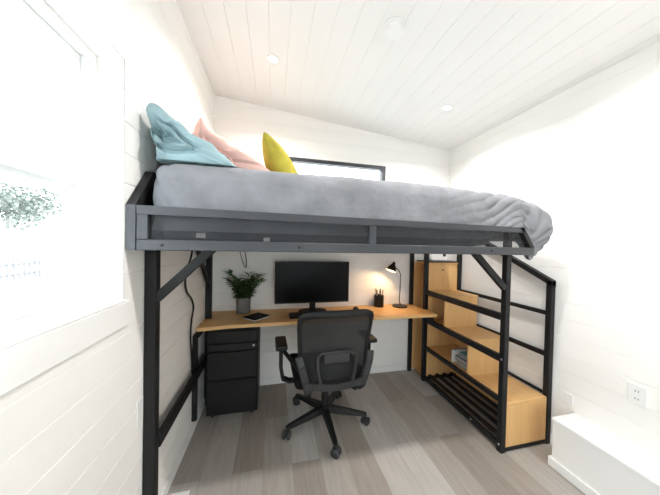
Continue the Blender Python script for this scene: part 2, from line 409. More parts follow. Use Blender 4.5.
# head panel on the left with a sloping shoulder
hx0, hx1 = XL+.003, XL+.036
def headbar(poly): return MB().prism([(hx0, y, z) for y, z in poly], (hx1-hx0, 0, 0))
headbar([(GY0, 1.4075), (GY0+.035, 1.4075), (GY0+.035, 1.578), (GY0, 1.590)]).build('head_panel_upright', M['steel2'], bed)
headbar([(GY0, 1.590), (GY0+.035, 1.578), (1.280, 1.726), (1.266, 1.762)]).build('head_panel_shoulder', M['steel'], bed)
headbar([(1.266, 1.762), (1.280, 1.726), (2.5, 1.726), (2.5, 1.762)]).build('head_panel_top_rail', M['steel'], bed)
MB().prism([(hx0+.012, GY0+.035, 1.452), (hx0+.012, 2.5, 1.452), (hx0+.012, 2.5, 1.726), (hx0+.012, 1.280, 1.726), (hx0+.012, GY0+.035, 1.578)], (.006, 0, 0)).build('head_panel_sheet', M['blackm'], bed)
# braces
MB().bar((XL+.045, 1.29, 1.175), (-.285, 1.29, 1.425), .03, .042).build('brace', M['steel'], bed)
MB().bar((1.30, 1.36, 1.425), (1.575, 1.36, 1.165), .028, .042).build('brace', M['steel'], bed)
MB().bar((XL+.028, 1.93, 1.425), (XL+.028, 2.29, 1.06), .026, .036).build('brace', M['steel'], bed)
# low side rail along the left wall, reaching the desk leg
B((XL+.036, 1.313, .438), (XL+.056, 2.28, .512), .003).build('low_side_rail', M['steel'], bed)
B((1.535, 1.93, 1.355), (1.555, 1.95, 1.4075), .002).build('hanging_bracket', M['steel'], bed)

# ------------------------------------------------------------------ storage staircase
sx0, sx1 = 1.575, 1.615; rx0, rx1 = 1.988, 2.026
bx0, bx1 = 1.618, 1.986
sc = thing('storage_staircase', (1.8, 1.85, 0), 'oak storage staircase with black steel rails at the right end of the bed', 'staircase')
fy0, fy1, my0, my1 = 1.345, 1.385, 2.258, 2.298
B((sx0, fy0, 0), (sx1, fy1, 1.555), .003).build('post', M['steel'], sc)
B((sx0, my0, 0), (sx1, my1, 1.4), .003).build('post', M['steel'], sc)
B((rx0, fy0, 0), (rx1, fy1, 1.21), .003).build('post', M['steel'], sc)
B((rx0, my0, 0), (rx1, my1, 1.62), .003).build('post', M['steel'], sc)
MB().prism([(rx0, fy0, 1.17), (rx0, fy0, 1.212), (rx0, my0, 1.672), (rx0, my0, 1.626)], (rx1-rx0, 0, 0)).build('hand_rail', M['steel'], sc)
for z, h in ((.955, .05), (.658, .05), (.362, .036), (.042, .036)):
    B((sx0+.006, fy1, z-h/2), (sx1-.006, my0, z+h/2), .003).build('side_rail', M['steel'], sc)
for z, h in ((.965, .032), (.655, .036), (.36, .02)):
    B((rx0+.012, fy1, z-h/2), (rx1-.006, my0, z+h/2), .003).build('side_rail', M['steel'], sc)
B((sx1, fy0+.005, .005), (rx0, fy1-.01, .034), .003).build('front_foot_rail', M['steel'], sc)
steps = [(1.352, 1.70, .352), (1.70, 2.0, .663), (2.0, 2.28, .968), (2.28, 2.494, 1.272)]
zprev = .034
for i, (y0, y1, z) in enumerate(steps):
    ya = y0 - (.012 if i else 0)
    B((bx0, ya, z-.018), (bx1, y1+.012 if i < 3 else y1, z), .002).build('tread', M['oak_y'], sc)
    B((bx0, y0, zprev+.0002), (bx1, y0+.016, z-.018), .0005).build('riser', M['oak_z'], sc)
    zprev = z
B((bx1-.014, 1.37, .04), (bx1, 1.70, .334)).build('side_panel', M['oak_y'], sc)
B((bx1-.014, 1.716, .37), (bx1, 2.0, .645)).build('side_panel', M['oak_y'], sc)
B((bx1-.014, 1.716, .04), (bx1, 2.27, .35)).build('side_panel', M['oak_y'], sc)
B((bx1-.014, 2.016, .37), (bx1, 2.27, .95)).build('side_panel', M['oak_y'], sc)
B((bx0, 2.258, .37), (bx1-.014, 2.27, .95)).build('back_panel', M['oak_z'], sc)
B((bx0, 2.258, .04), (bx1-.014, 2.27, .35)).build('back_panel', M['oak_z'], sc)
B((1.573, 2.478, .03), (bx1, 2.494, 1.254)).build('back_panel', M['oak_z'], sc)
B((bx1-.014, 2.296, .03), (bx1, 2.478, 1.254)).build('side_panel', M['oak_y'], sc)
B((bx0, 2.262, 1.272), (bx1, 2.494, 1.284), .002).build('top_edge_trim', M['steel'], sc)
B((bx0, 1.717, .345), (bx1-.014, 2.258, .366)).build('shelf', M['oak_y'], sc)
B((bx0, 2.017, .645), (bx1-.014, 2.258, .657)).build('shelf', M['oak_y'], sc)
B((bx0, 2.298, .018), (bx1, 2.478, .032)).build('shelf', M['oak_y'], sc)
for k in range(4):
    x = 1.635 + k*.09
    B((x, 1.368, .05), (x+.034, 2.258, .068), .003).build('rack_bar', M['steel'], sc)
B((bx0, 2.235, .03), (bx1-.014, 2.257, .05), .002).build('rack_cross_bar', M['steel'], sc)
B((bx0, 1.37, .03), (bx1-.014, 1.39, .05), .002).build('rack_cross_bar', M['steel'], sc)
MB().lathe([(0, .008), (.007, .008), (.009, 0)], (1.8, 2.28, 1.19), 12, (0, -1, 0)).build('knob', M['steel'], sc, smooth=True)
for y, z in ((1.365, .055), (1.365, .66), (1.62, .05)):
    MB().lathe([(0, .003), (.006, .003), (.008, 0)], (sx0+(.006 if y > 1.5 else 0), y, z), 10, (-1, 0, 0)).build('bolt', M['chrome'], sc, smooth=True)

# ------------------------------------------------------------------ desk
dk = thing('desk', (.5, 2.29, 0), 'long oak desk top on a black leg under the loft bed', 'desk')
dz0, dz1 = .746, .774
poly = [(XL+.004, 2.035), (-.35, 2.07), (.3, 2.077), (1.59, 2.077), (1.598, 2.087), (1.598, 2.248), (1.562, 2.254), (1.562, 2.462), (1.525, 2.462), (1.525, 2.508), (XL+.004, 2.508), (XL+.004, 2.332), (XL+.055, 2.332), (XL+.055, 2.272), (XL+.004, 2.272)]
mb = MB().prism([(x, y, dz0) for x, y in poly], (0, 0, dz1-dz0)); mb.build('desk_top', M['desk'], dk)
B((XL+.002, 1.955, .10), (XL+.034, 1.99, .744), .002).build('leg', M['steel'], dk)
B((XL+.002, 1.99, dz0-.036), (XL+.034, 2.27, dz0-.0005), .002).build('side_support', M['steel'], dk)
B((XL+.01, 2.44, dz0-.04), (1.52, 2.47, dz0), .002).build('support_rail', M['steel'], dk)
B((1.575, 2.12, .65), (1.59, 2.24, dz0), .002).build('bracket', M['steel'], dk)

# ------------------------------------------------------------------ soft surfaces
def fbm(p, s): return noise.fractal(Vector(p)*s, 1.0, 2.0, 4)
def rounded_shell(x0, x1, y0, y1, z0, z1, r, nx, ny, nz, deform, bottom=False):
    mb = MB(); idx = {}
    cx, cy, cz = (x0+x1)/2, (y0+y1)/2, (z0+z1)/2; hx, hy, hz = (x1-x0)/2, (y1-y0)/2, (z1-z0)/2
    def V(i, j, k):
        if (i, j, k) in idx: return idx[(i, j, k)]
        p = Vector(((2*i/nx-1)*hx, (2*j/ny-1)*hy, (2*k/nz-1)*hz))
        q = Vector((max(-hx+r, min(hx-r, p.x)), max(-hy+r, min(hy-r, p.y)), max(-hz+(r if bottom else 0), min(hz-r, p.z))))
        d = p-q
        if d.length > 1e-9: p = q + d.normalized()*min(r, max(abs(d.x), abs(d.y), abs(d.z)))
        n = d.normalized() if d.length > 1e-9 else Vector((0, 0, 1))
        v = mb.bm.verts.new(deform(p+Vector((cx, cy, cz)), n)); idx[(i, j, k)] = v; return v
    for i in range(nx):
        for j in range(ny):
            mb.face([V(i, j, nz), V(i+1, j, nz), V(i+1, j+1, nz), V(i, j+1, nz)])
            if bottom: mb.face([V(i, j, 0), V(i, j+1, 0), V(i+1, j+1, 0), V(i+1, j, 0)])
    for i in range(nx):
        for k in range(nz):
            mb.face([V(i, 0, k), V(i+1, 0, k), V(i+1, 0, k+1), V(i, 0, k+1)]); mb.face([V(i, ny, k), V(i, ny, k+1), V(i+1, ny, k+1), V(i+1, ny, k)])
    for j in range(ny):
        for k in range(nz):
            mb.face([V(0, j, k), V(0, j, k+1), V(0, j+1, k+1), V(0, j+1, k)]); mb.face([V(nx, j, k), V(nx, j+1, k), V(nx, j+1, k+1), V(nx, j, k+1)])
    return mb
def sstep(a, b, x): t = max(0, min(1, (x-a)/(b-a))); return t*t*(3-2*t)
o = rounded_shell(-.49, 1.28, 1.20, 2.43, 1.4515, 1.62, .03, 24, 16, 4, lambda p, n: p, True).build('mattress', M['mattress'], loc=(.48, 1.8, 1.4515), smooth=True)
tag(o, 'dark mattress seen through the mesh guard, lying on the bed slats', 'mattress')
B((-.345, 1.1985, 1.464), (-.305, 1.1995, 1.486)).build('care_label', M['paper'], o)
B((-.05, 1.1985, 1.4535), (-.02, 1.1995, 1.472)).build('care_label', M['paper'], o)
DZ0, DZT = 1.492, 1.803
def duvet_def(p, n):
    q = p.copy()
    # right end hangs lower and swells outward over the end of the frame
    e = sstep(1.2, 1.5, p.x)
    zb = DZ0 + .075*sstep(1.15, 1.46, p.x)*(1-sstep(1.46, 1.50, p.x)) - .115*sstep(1.49, 1.53, p.x)*(1-sstep(1.19, 1.30, p.y))
    f = (DZT-p.z)/(DZT-DZ0)
    q.z = DZT - f*(DZT-zb)
    q.z -= (.015*sstep(.9, 1.36, p.x) + .085*max(0, (p.x-1.36)/.33)**1.5)*(1-f)
    w = sstep(1.5, 1.68, p.x)
    q.x += w*(.075*math.sin(PI*min(1, f*.95+.05))) - w*.115*f**2.5
    q.y -= .03*sstep(1.48, 1.56, p.x)*math.sin(PI*min(1, f*.8+.1))*(1 if p.y < 1.5 else 0)
    q += n*(fbm((p.x*.8, p.y*1.2, p.z*1.5), 3.2)*.006)
    # creases fanning out from the corner of the guard rail
    cx, cz = 1.455, 1.505; dx, dz = p.x-cx, p.z-cz; rr = math.hypot(dx, dz)
    if p.y < 1.7 and p.x > .8:
        a = math.atan2(dz, dx)
        k = math.sin(a*15 + fbm((p.x*1.5, p.y*.6, p.z*1.5), 3)*2.2)
        k = 1-abs(k)**.7
        fall = sstep(.02, .10, rr)*(1-sstep(.30, .62, rr))*(1-sstep(1.35, 1.7, p.y))
        q -= n*(.010*k*fall*sstep(-.02, .06, dx))
        k2 = 1-abs(math.sin((dz*2.0-dx*.9+fbm((p.x, p.y, p.z), 2.2)*.12)*26))**.5
        q -= n*(.011*k2*sstep(.75, 1.2, p.x)*(1-sstep(1.46, 1.60, p.x))*(.5+.5*sstep(-.15, .2, fbm((p.x*1.3, 5, p.z*2), 2.5))))
    # folded corner at the head end
    if p.x < -.36 and p.y < 1.4:
        t = 1-sstep(-.50, -.36, p.x); k = 1-abs(math.sin((p.z*.8+p.x*1.4)*24))**.6; q -= n*(.014*k*t)
    return q
o = rounded_shell(-.528, 1.675, 1.162, 2.455, DZ0, DZT, .085, 300, 80, 34, duvet_def).build('duvet', M['duvet'], loc=(.55, 1.8, 1.49), smooth=True)
tag(o, 'rumpled grey velvet duvet spread over the mattress, hanging over its right end', 'duvet')

def pillow(name, mk, c, wdir, hdir, hw, hh, th, seed, label, pinch=.10, wr=.012, curl=0.):
    """cushion: wdir, hdir in-plane axes; thickness along their cross product"""
    wdir = Vector(wdir).normalized(); hdir = Vector(hdir); hdir = (hdir-wdir*hdir.dot(wdir)).normalized(); n = wdir.cross(hdir); c = Vector(c)
    mb = MB(); N = 34; top = {}; bot = {}
    for i in range(N+1):
        for j in range(N+1):
            u, v = math.sin((i/N-.5)*PI), math.sin((j/N-.5)*PI)
            x = u*hw*(1-pinch*(1-v*v)*abs(u)); y = v*hh*(1-pinch*(1-u*u)*abs(v))
            t = th*(max(0, (1-u*u)*(1-v*v)))**.38
            k = fbm((x+seed*3.1, y-seed*1.7, seed), 5.5)*wr + .7*wr*math.sin((x*1.3+y+seed)*34+3*fbm((x, y, seed), 3))*max(0, u*u*.8+v*v*.6-.3)
            b = curl*(u*u)
            P = c + wdir*x + hdir*y + n*b
            edge = i in (0, N) or j in (0, N)
            top[i, j] = mb.bm.verts.new(P + n*(t + (0 if edge else k)))
            bot[i, j] = top[i, j] if edge else mb.bm.verts.new(P - n*(t*.8 - k*.6))
    for i in range(N):
        for j in range(N):
            mb.face([top[i, j], top[i+1, j], top[i+1, j+1], top[i, j+1]]); mb.face([bot[i, j], bot[i, j+1], bot[i+1, j+1], bot[i+1, j]])
    o = mb.build(name, M[mk], loc=c, smooth=True)
    for p in o.data.polygons: p.use_smooth = True
    return tag(o, label, 'pillow')
def slumped_pillow(mk, sec, y0, y1, seed, label, wr=.010, ear=0.):
    """soft pillow slumped against the head panel: sec is its cross section (x, z), swept along y; the near end is the open end of the case"""
    n0 = len(sec); N = 64; ring = []
    for k in range(N):
        t = k/N*n0; i = int(t); f = t-i; a, b, c, d = [Vector((*sec[(i+q) % n0], 0)) for q in (-1, 0, 1, 2)]
        v = .5*((2*b)+(c-a)*f+(2*a-5*b+4*c-d)*f*f+(3*b-a-3*c+d)*f**3); ring.append(Vector((v.x, 0, v.y)))
    cen = sum(ring, Vector())/N; ce = Vector((min(v.x for v in ring)*.55+cen.x*.45, 0, cen.z)); top = max(ring, key=lambda v: v.z)
    stations = [(.030, .0), (.034, .16), (.028, .26), (-.010, .31), (-.016, .37), (.014, .42), (.012, .50), (-.004, .58), (-.006, .72), (.002, .85), (.012, .94), (.03, .99), (.07, 1.015), (.13, 1.02), (.20, 1.03), (.28, 1.03)]
    L = y1-y0; stations = [(y, k) for y, k in stations if y < L*.55] + [(L*.62, 1.03), (L*.72, 1.0), (L*.82, .95), (L*.90, .86), (L*.96, .72), (L*.99, .45), (L, 0.)]
    mb = MB(); rows = []
    for y, k in stations:
        row = []
        if k == 0: rows.append([mb.bm.verts.new((ce if y < L*.5 else cen)+Vector((0, y0+y, 0)))]); continue
        for q, v in enumerate(ring):
            cc_ = ce.lerp(cen, max(0, min(1, (k-.6)/.4)) if y < L*.5 else 1); p = cc_ + (v-cc_)*k; nrm = (v-cen).normalized()
            p = p + nrm*(fbm((p.x+seed, (y0+y)*1.3, p.z-seed), 7)*wr*1.5 + wr*.8*math.sin((p.x*.8-p.z)*46+(y*30)+seed+fbm((p.x, y, p.z), 6)*3)*min(1, k))
            p.z = max(p.z, 1.806); p.x = max(p.x, -.5595)
            p.y = y0 + y + fbm((v.x*2+seed, 0, v.z*2), 4)*.02*(1 if k < 1 and y < L*.5 else .3) - ear*math.exp(-((v-top).length/.06)**2)*(1 if y < L*.3 else 0)
            row.append(mb.bm.verts.new(p))
        rows.append(row)
    for A, Bv in zip(rows, rows[1:]):
        for q in range(N):
            w_ = (q+1) % N
            if len(A) == 1: mb.face([A[0], Bv[w_], Bv[q]])
            elif len(Bv) == 1: mb.face([A[q], A[w_], Bv[0]])
            else: mb.face([A[q], A[w_], Bv[w_], Bv[q]])
    o = mb.build('pillow', M[mk], loc=(cen.x, (y0+y1)/2, 1.78), smooth=True)
    for p in o.data.polygons: p.use_smooth = True
    return tag(o, label, 'pillow')
slumped_pillow('blue', [(-.555, 1.995), (-.548, 2.03), (-.505, 2.04), (-.42, 1.975), (-.32, 1.915), (-.19, 1.81), (-.24, 1.782), (-.48, 1.78), (-.535, 1.90)], 1.205, 1.66, 1, 'dusty blue pillow leaning on the left wall at the head of the bed', .014)
slumped_pillow('pink', [(-.53, 2.15), (-.475, 2.245), (-.41, 2.175), (-.24, 2.085), (-.05, 1.96), (-.03, 1.88), (-.07, 1.81), (-.35, 1.80), (-.53, 1.95)], 1.70, 2.25, 4, 'blush pink pillow between the blue and the mustard one', .013, .03)
yl = pillow('cushion', 'mustard', (.042, 1.93, 2.0), (.0, 1, 0), (-.52, 0, .84), .22, .235, .105, 9, 'mustard yellow cushion propped in front of the pink pillow', .12, .006)
yl['category'] = 'cushion'

# ------------------------------------------------------------------ monitor, keyboard, mouse
mo = thing('monitor', (.385, 2.37, .774), 'wide black monitor standing on the middle of the desk', 'monitor')
mx0, mx1, mz0, mz1, my = .012, .752, .862, 1.270, 2.345
mb = MB(); mb.box((mx0, my, mz0), (mx1, my+.03, mz1), .004); mb.box((mx0+.12, my+.03, mz0+.08), (mx1-.12, my+.055, mz1-.08), .01)
mb.build('housing', M['black'], mo)
B((mx0+.008, my-.002, mz0+.018), (mx1-.008, my+.001, mz1-.008)).build('screen', M['screen'], mo)
mb = MB(); mb.box((.355, my+.03, .786), (.415, my+.05, .96), .004); mb.build('stand_neck', M['black'], mo)
mb = MB(); mb.prism([(.385+.14*math.cos(a*2*PI/32), 2.36+.085*math.sin(a*2*PI/32), .7745) for a in range(32)], (0, 0, .012)); mb.build('stand_base', M['black'], mo)
kb = thing('keyboard', (.36, 2.21, .774), 'black keyboard on the desk behind the chair back', 'keyboard')
B((.145, 2.145, .7745), (.585, 2.275, .792), .004).build('key_tray', M['black'], kb)
mb = MB()
for r_ in range(5):
    for c_ in range(15):
        x = .152+c_*.0286; y = 2.152+r_*.0238; mb.box((x, y, .7922), (x+.0255, y+.021, .798), .002)
mb.build('keys', M['charcoal'], kb)
ms = thing('computer_mouse', (.83, 2.33, .774), 'small black mouse on the desk to the right of the keyboard', 'mouse')
def mouse_f(u, v):
    a = u*2*PI; ph = v*PI/2
    return (.83+.032*math.cos(a)*math.cos(ph), 2.33+.055*math.sin(a)*math.cos(ph), .7745+.036*math.sin(ph))
MB().grid(mouse_f, 24, 8).build('shell', M['black'], ms, smooth=True)
MB().tube([(.83, 2.352, .803), (.83, 2.376, .800)], .004).build('wheel', M['charcoal'], ms, smooth=True)

# notebook
nbk = thing('notebook', (-.14, 2.235, .774), 'closed black notebook lying on the desk beside the plant', 'notebook')
q = [(-.264, 2.226), (-.146, 2.115), (-.018, 2.246), (-.137, 2.358)]
def quad(z0, z1, ins=0.):
    c = (sum(p[0] for p in q)/4, sum(p[1] for p in q)/4)
    return MB().prism([(c[0]+(p[0]-c[0])*(1-ins), c[1]+(p[1]-c[1])*(1-ins), z0) for p in q], (0, 0, z1-z0))
quad(.7745, .777).build('back_cover', M['nb'], nbk); quad(.777, .785, .04).build('pages', M['paper'], nbk); quad(.785, .788).build('front_cover', M['nb'], nbk)

# plant
pl = thing('potted_plant', (-.275, 2.42, .774), 'bushy green plant in a grey pot on the left end of the desk', 'plant')
pc = (-.275, 2.42)
MB().lathe([(0, 0), (.058, 0), (.062, .004), (.066, .145), (.066, .15), (.058, .15), (.057, .128), (0, .128)], (*pc, .7745), 28).build('pot', M['terracotta'], pl, smooth=True)
MB().lathe([(0, .004), (.03, .003), (.0565, 0), (.0565, -.004), (0, -.004)], (*pc, .906), 20).build('soil', M['soil'], pl, smooth=True)
rp = random.Random(3)
def leaf_blade(mb, p, d, L, w, nrm):
    d = d.normalized(); s = d.cross(nrm).normalized(); nn = s.cross(d)
    pts = []
    for t, ww in ((0, .12), (.25, .8), (.5, 1), (.75, .72), (1, .03)):
        c = p + d*L*t - Vector((0, 0, 1))*(L*.25*t*t)
        pts.append((c - s*w*ww + nn*w*.25*ww, c - nn*.0, c + s*w*ww + nn*w*.25*ww))
    vs = [[mb.bm.verts.new(x) for x in r_] for r_ in pts]
    for a, b in zip(vs, vs[1:]):
        mb.face([a[0], a[1], b[1], b[0]]); mb.face([a[1], a[2], b[2], b[1]])
for k in range(9):
    ang = k*2*PI/9 + rp.uniform(-.2, .2)
    lean = rp.uniform(.07, .15) if k % 3 else .04
    H_ = rp.uniform(.15, .27)
    base = Vector((pc[0]+.025*math.cos(ang), pc[1]+.025*math.sin(ang), .905))
    path = []
    for t in range(7):
        f = t/6; path.append(base + Vector((math.cos(ang)*lean*f*f*1.2, math.sin(ang)*lean*.55*f*f, H_*f)))
    sm = MB().tube(path, [.005-.0005*t for t in range(7)], 6).build('stem', M['stem'], pl, smooth=True)
    mb = MB()
    for t in range(1, 14):
        f = t/13; i = min(5, int(f*6)); p = path[i].lerp(path[i+1], f*6-i)
        for sg in (-1, 1):
            az = ang + sg*(1.35 - .6*f) + rp.uniform(-.5, .5)
            d = Vector((math.cos(az), math.sin(az)*.45, .15+.35*f))
            leaf_blade(mb, p, d, rp.uniform(.07, .105), rp.uniform(.016, .024), Vector((0, 0, 1)))
    mb.build('leaves', M['leaf'], sm, fix=False)

# pen cup and pens
cup = thing('pen_cup', (1.13, 2.44, .774), 'black cylindrical pen cup on the desk beside the lamp', 'cup')
cc = (1.13, 2.44)
MB().lathe([(0, 0), (.05, 0), (.052, .003), (.052, .125), (.048, .125), (.047, .006), (0, .006)], (*cc, .7745), 24).build('cup_body', M['black'], cup, smooth=True)
for i, (dx, dy, tx, ty, L, mk, lb) in enumerate([
        (-.03, .0, -.010, .0, .19, 'pen1', 'grey pen leaning at the left side of the black pen cup'),
        (-.012, .015, -.004, .008, .172, 'pen2', 'brown pencil standing in the pen cup, second from its left'),
        (.004, -.012, .0, -.005, .182, 'pen3', 'black pen upright in the middle of the pen cup'),
        (.02, .012, .006, .006, .185, 'pen1', 'grey pen right of the middle of the black pen cup'),
        (.033, -.004, .012, .0, .176, 'pen2', 'brown pencil leaning at the right side of the pen cup')]):
    p0 = Vector((cc[0]+dx*.55, cc[1]+dy*.55, .7815)); p1 = p0 + Vector((dx*.45+tx, dy*.45+ty, L))
    o = MB().tube([p0, p0.lerp(p1, .06), p0.lerp(p1, .94), p1], [.003, .0068, .0068, .005], 8).build('pencil' if mk == 'pen2' else 'pen', M[mk], loc=p0, smooth=True)
    tag(o, lb, 'pencil' if mk == 'pen2' else 'pen', 'pens in the pen cup')

# desk lamp
lp = thing('desk_lamp', (1.37, 2.40, .774), 'small dark bronze desk lamp glowing on the right of the desk', 'lamp')
MB().lathe([(0, 0), (.08, 0), (.082, .004), (.077, .012), (.02, .016), (0, .017)], (1.365, 2.405, .7745), 28).build('lamp_base', M['lampm'], lp, smooth=True)
hd = Vector((1.255, 2.37, 1.235)); ax = Vector((-.42, -.10, -.90)).normalized()
pth = [(1.372, 2.405, .79), (1.355, 2.405, .84), (1.362, 2.405, .95), (1.363, 2.405, 1.08), (1.362, 2.402, 1.13), (1.345, 2.398, 1.165), (1.315, 2.39, 1.19), (1.285, 2.378, 1.205), tuple(hd - ax*-.01)]
MB().tube(pth, .0055, 8).build('lamp_arm', M['lampm'], lp, smooth=True)
sh = MB().lathe([(0, -.035), (.014, -.034), (.018, -.012), (.026, 0), (.04, .02), (.056, .066), (.058, .07), (.0555, .07), (.05, .052), (.036, .024), (.02, .008), (0, .004)], hd, 28, ax).build('lamp_shade', M['lampm'], lp, smooth=True)
MB().lathe([(.0535, .0685), (.0475, .0515), (.034, .0245), (.018, .0095), (0, .006)], hd, 28, ax).build('shade_lining', M['shadein'], sh, smooth=True)
MB().lathe([(0, .012), (.013, .016), (.019, .034), (.015, .048), (0, .054)], hd, 16, ax).build('bulb', M['bulb'], lp, smooth=True)

# ------------------------------------------------------------------ filing cabinet
fc = thing('filing_cabinet', (-.31, 2.27, 0), 'black steel filing cabinet standing on the floor under the desk', 'cabinet')
fx0, fx1, fy_, fyb, fz0, fz1 = -.51, -.115, 2.085, 2.43, .035, .735
B((fx0, fy_, fz0), (fx1, fyb, fz1), .004).build('body', M['blackm'], fc)
for z0, z1 in ((.635, .725), (.345, .555), (.05, .325)):
    B((fx0+.006, fy_-.014, z0), (fx1-.006, fy_-.0005, z1), .003)and None
    d = B((fx0+.006, fy_-.014, z0), (fx1-.006, fy_-.0005, z1), .003).build('drawer', M['blackm2'], fc)
    if z1 < .6:
        mb = MB(); mb.box((-.38, fy_-.024, z1-.012), (-.245, fy_-.0145, z1-.002), .002); mb.build('handle', M['black'], d)
B((fx0+.006, fy_-.022, .565), (fx1-.006, fy_-.0005, .625), .006).build('pull_rail', M['blackm2'], fc)
MB().lathe([(0, .004), (.008, .004), (.009, 0)], (-.15, fy_-.022, .6), 12, (0, -1, 0)).build('lock', M['chrome'], fc, smooth=True)
for x in (fx0+.04, fx1-.04):
    for y in (fy_+.04, fyb-.04):
        MB().tube([(x-.01, y, .0175), (x+.01, y, .0175)], .0175, 14).build('caster', M['rubber'], fc, smooth=True)

# ------------------------------------------------------------------ office chair (local axes, back towards -Y)
ch = thing('office_chair', (.425, 1.895, 0), 'black mesh-back office chair on casters pulled up to the desk', 'chair', local=True, rz=math.radians(1.5))
ch.scale = (1.09, 1.09, 1.0)
for k in range(5):
    a = math.radians(-89.5+k*72); c, s_ = math.cos(a), math.sin(a)
    R = .30
    mb = MB()
    p0, p1 = Vector((c*.03, s_*.03, .115)), Vector((c*R, s_*R, .082)); side = Vector((-s_, c, 0))
    rows = []
    for t, w, h in ((0, .028, .022), (.5, .022, .018), (.92, .017, .013), (1.03, .012, .01)):
        m = p0.lerp(p1, t); rows.append([m-side*w-Vector((0, 0, h)), m+side*w-Vector((0, 0, h)), m+side*w*.7+Vector((0, 0, h)), m-side*w*.7+Vector((0, 0, h))])
    vs = [[mb.bm.verts.new(v) for v in r_] for r_ in rows]
    for A, Bv in zip(vs, vs[1:]):
        for i in range(4): mb.face([A[i], A[(i+1) % 4], Bv[(i+1) % 4], Bv[i]])
    mb.face(vs[0][::-1]); mb.face(vs[-1])
    lg = mb.build('base_arm', M['black'], ch)
    mb = MB(); q = Vector((c*(R+.004), s_*(R+.004), .03)); ar = a+.9; axd = Vector((-math.sin(ar), math.cos(ar), 0))
    for sg in (-1, 1):
        mb.lathe([(0, -.011), (.024, -.011), (.03, -.006), (.03, .006), (.024, .011), (0, .011)], q+axd*sg*.016, 18, axd)
    mb.tube([q+Vector((0, 0, .02)), q+Vector((0, 0, .06))], .008, 8)
    mb.build('caster', M['rubber'], ch, smooth=True)
MB().lathe([(0, .085), (.042, .085), (.045, .10), (.04, .14), (.027, .15), (.027, .26), (.02, .262), (.02, .38), (0, .38)], (0, 0, 0), 20).build('gas_column', M['black'], ch, smooth=True)
B((-.11, -.15, .355), (.11, .12, .394), .012).build('tilt_mechanism', M['black'], ch)
# seat cushion
def seat_def(p, n):
    q = p.copy(); q.z += .018*((p.x/.25)**2) - .03*max(0, (p.y-.12)/.14)**2; return q
rounded_shell(-.25, .25, -.205, .285, .395, .475, .035, 24, 24, 6, seat_def, True).build('seat', M['seat'], ch, smooth=True)
# back frame: tapering rounded loop leaning back
def back_pt(u, z):
    """u in -1..1 across, z height -> point on the gently curved back"""
    t = (z-.50)/.49
    hw = .212 + .033*t
    y = -.235 - .055*t + .035*math.sin(PI*t) - .03*(1-u*u)
    return Vector((u*hw, y, z))
loop = []
zt, zb_ = .978, .490
for k in range(48):
    a = 2*PI*k/48; cu, su = math.cos(a), math.sin(a); e = .28
    u = math.copysign(abs(cu)**e, cu); w = math.copysign(abs(su)**e, su)
    loop.append(back_pt(u, (zt+zb_)/2 + w*(zt-zb_)/2))
mb = MB(); n_ = 10; rings = []
for k in range(48):
    d = (loop[(k+1) % 48]-loop[k-1]).normalized(); u = Vector((0, 1, 0)); u = (u-d*u.dot(d)).normalized(); w = d.cross(u)
    topness = sstep(.90, .97, loop[k].z)
    r1, r2 = .011+.004*topness, .014+.012*topness
    rings.append([mb.bm.verts.new(loop[k]+u*math.cos(2*PI*j/n_)*r1+w*math.sin(2*PI*j/n_)*r2) for j in range(n_)])
for k in range(48):
    A, Bv = rings[k], rings[(k+1) % 48]
    for j in range(n_): mb.face([A[j], A[(j+1) % n_], Bv[(j+1) % n_], Bv[j]])
mb.build('back_frame', M['black'], ch, smooth=True)
def mesh_f(u, v):
    z = zb_+(zt-zb_)*v; uu = (2*u-1)
    return back_pt(uu*.985, z)
MB().grid(mesh_f, 20, 20).build('back_mesh', M['chairmesh'], ch, smooth=True)
# U shaped bracket behind the back: two uprights bending under the seat, joined by a cross bar
for sg in (-1, 1):
    pts = [(sg*.238, -.262, .69), (sg*.222, -.285, .63), (sg*.20, -.285, .54), (sg*.178, -.272, .45), (sg*.166, -.22, .400), (sg*.13, -.12, .384)]
    mb = MB()
    for a, b in zip(pts, pts[1:]): mb.bar(a, Vector(b)+(Vector(b)-Vector(a))*.08, .048, .022, .006, up=(0, -1, .3))
    mb.build('back_bracket', M['charcoal'], ch)
mb = MB()
cp = [Vector((-.195+.39*t/10, -.285-.02*math.sin(PI*t/10), .498-.018*math.sin(PI*t/10))) for t in range(11)]
for a, b in zip(cp, cp[1:]): mb.bar(a, b+(b-a)*.1, .018, .05, .004)
mb.build('cross_bar', M['charcoal'], ch)
# lumbar support: inverted U with a pad
pts = [(-.105, -.298, .51), (-.122, -.295, .60), (-.125, -.294, .685), (-.10, -.295, .712), (0, -.302, .722), (.10, -.295, .712), (.125, -.294, .685), (.122, -.295, .60), (.105, -.298, .51)]
lu = MB().tube(pts, .011, 8).build('lumbar_frame', M['charcoal'], ch, smooth=True)
MB().box((-.085, -.294, .635), (.085, -.276, .705), .008, seg=2).build('lumbar_pad', M['charcoal'], ch)
for sg in (-1, 1):
    mb = MB(); pts = [(sg*.15, -.02, .385), (sg*.27, -.02, .385), (sg*.315, -.02, .41), (sg*.33, -.02, .50), (sg*.33, -.015, .655)]
    for a, b in zip(pts, pts[1:]): mb.bar(a, Vector(b)+(Vector(b)-Vector(a)).normalized()*.008, .05, .024, .006, up=(sg*1, 0, 1.) if abs(a[2]-b[2]) > .05 else (0, 0, 1))
    arm = mb.build('arm_support', M['black'], ch)
    MB().box((sg*.33-.04, -.10, .655), (sg*.33+.04, .10, .69), .012, seg=2).build('arm_pad', M['black'], ch)
    MB().bar((sg*.225, -.262, .585), (sg*.318, -.06, .645), .026, .02, .004).build('arm_strut', M['black'], ch)

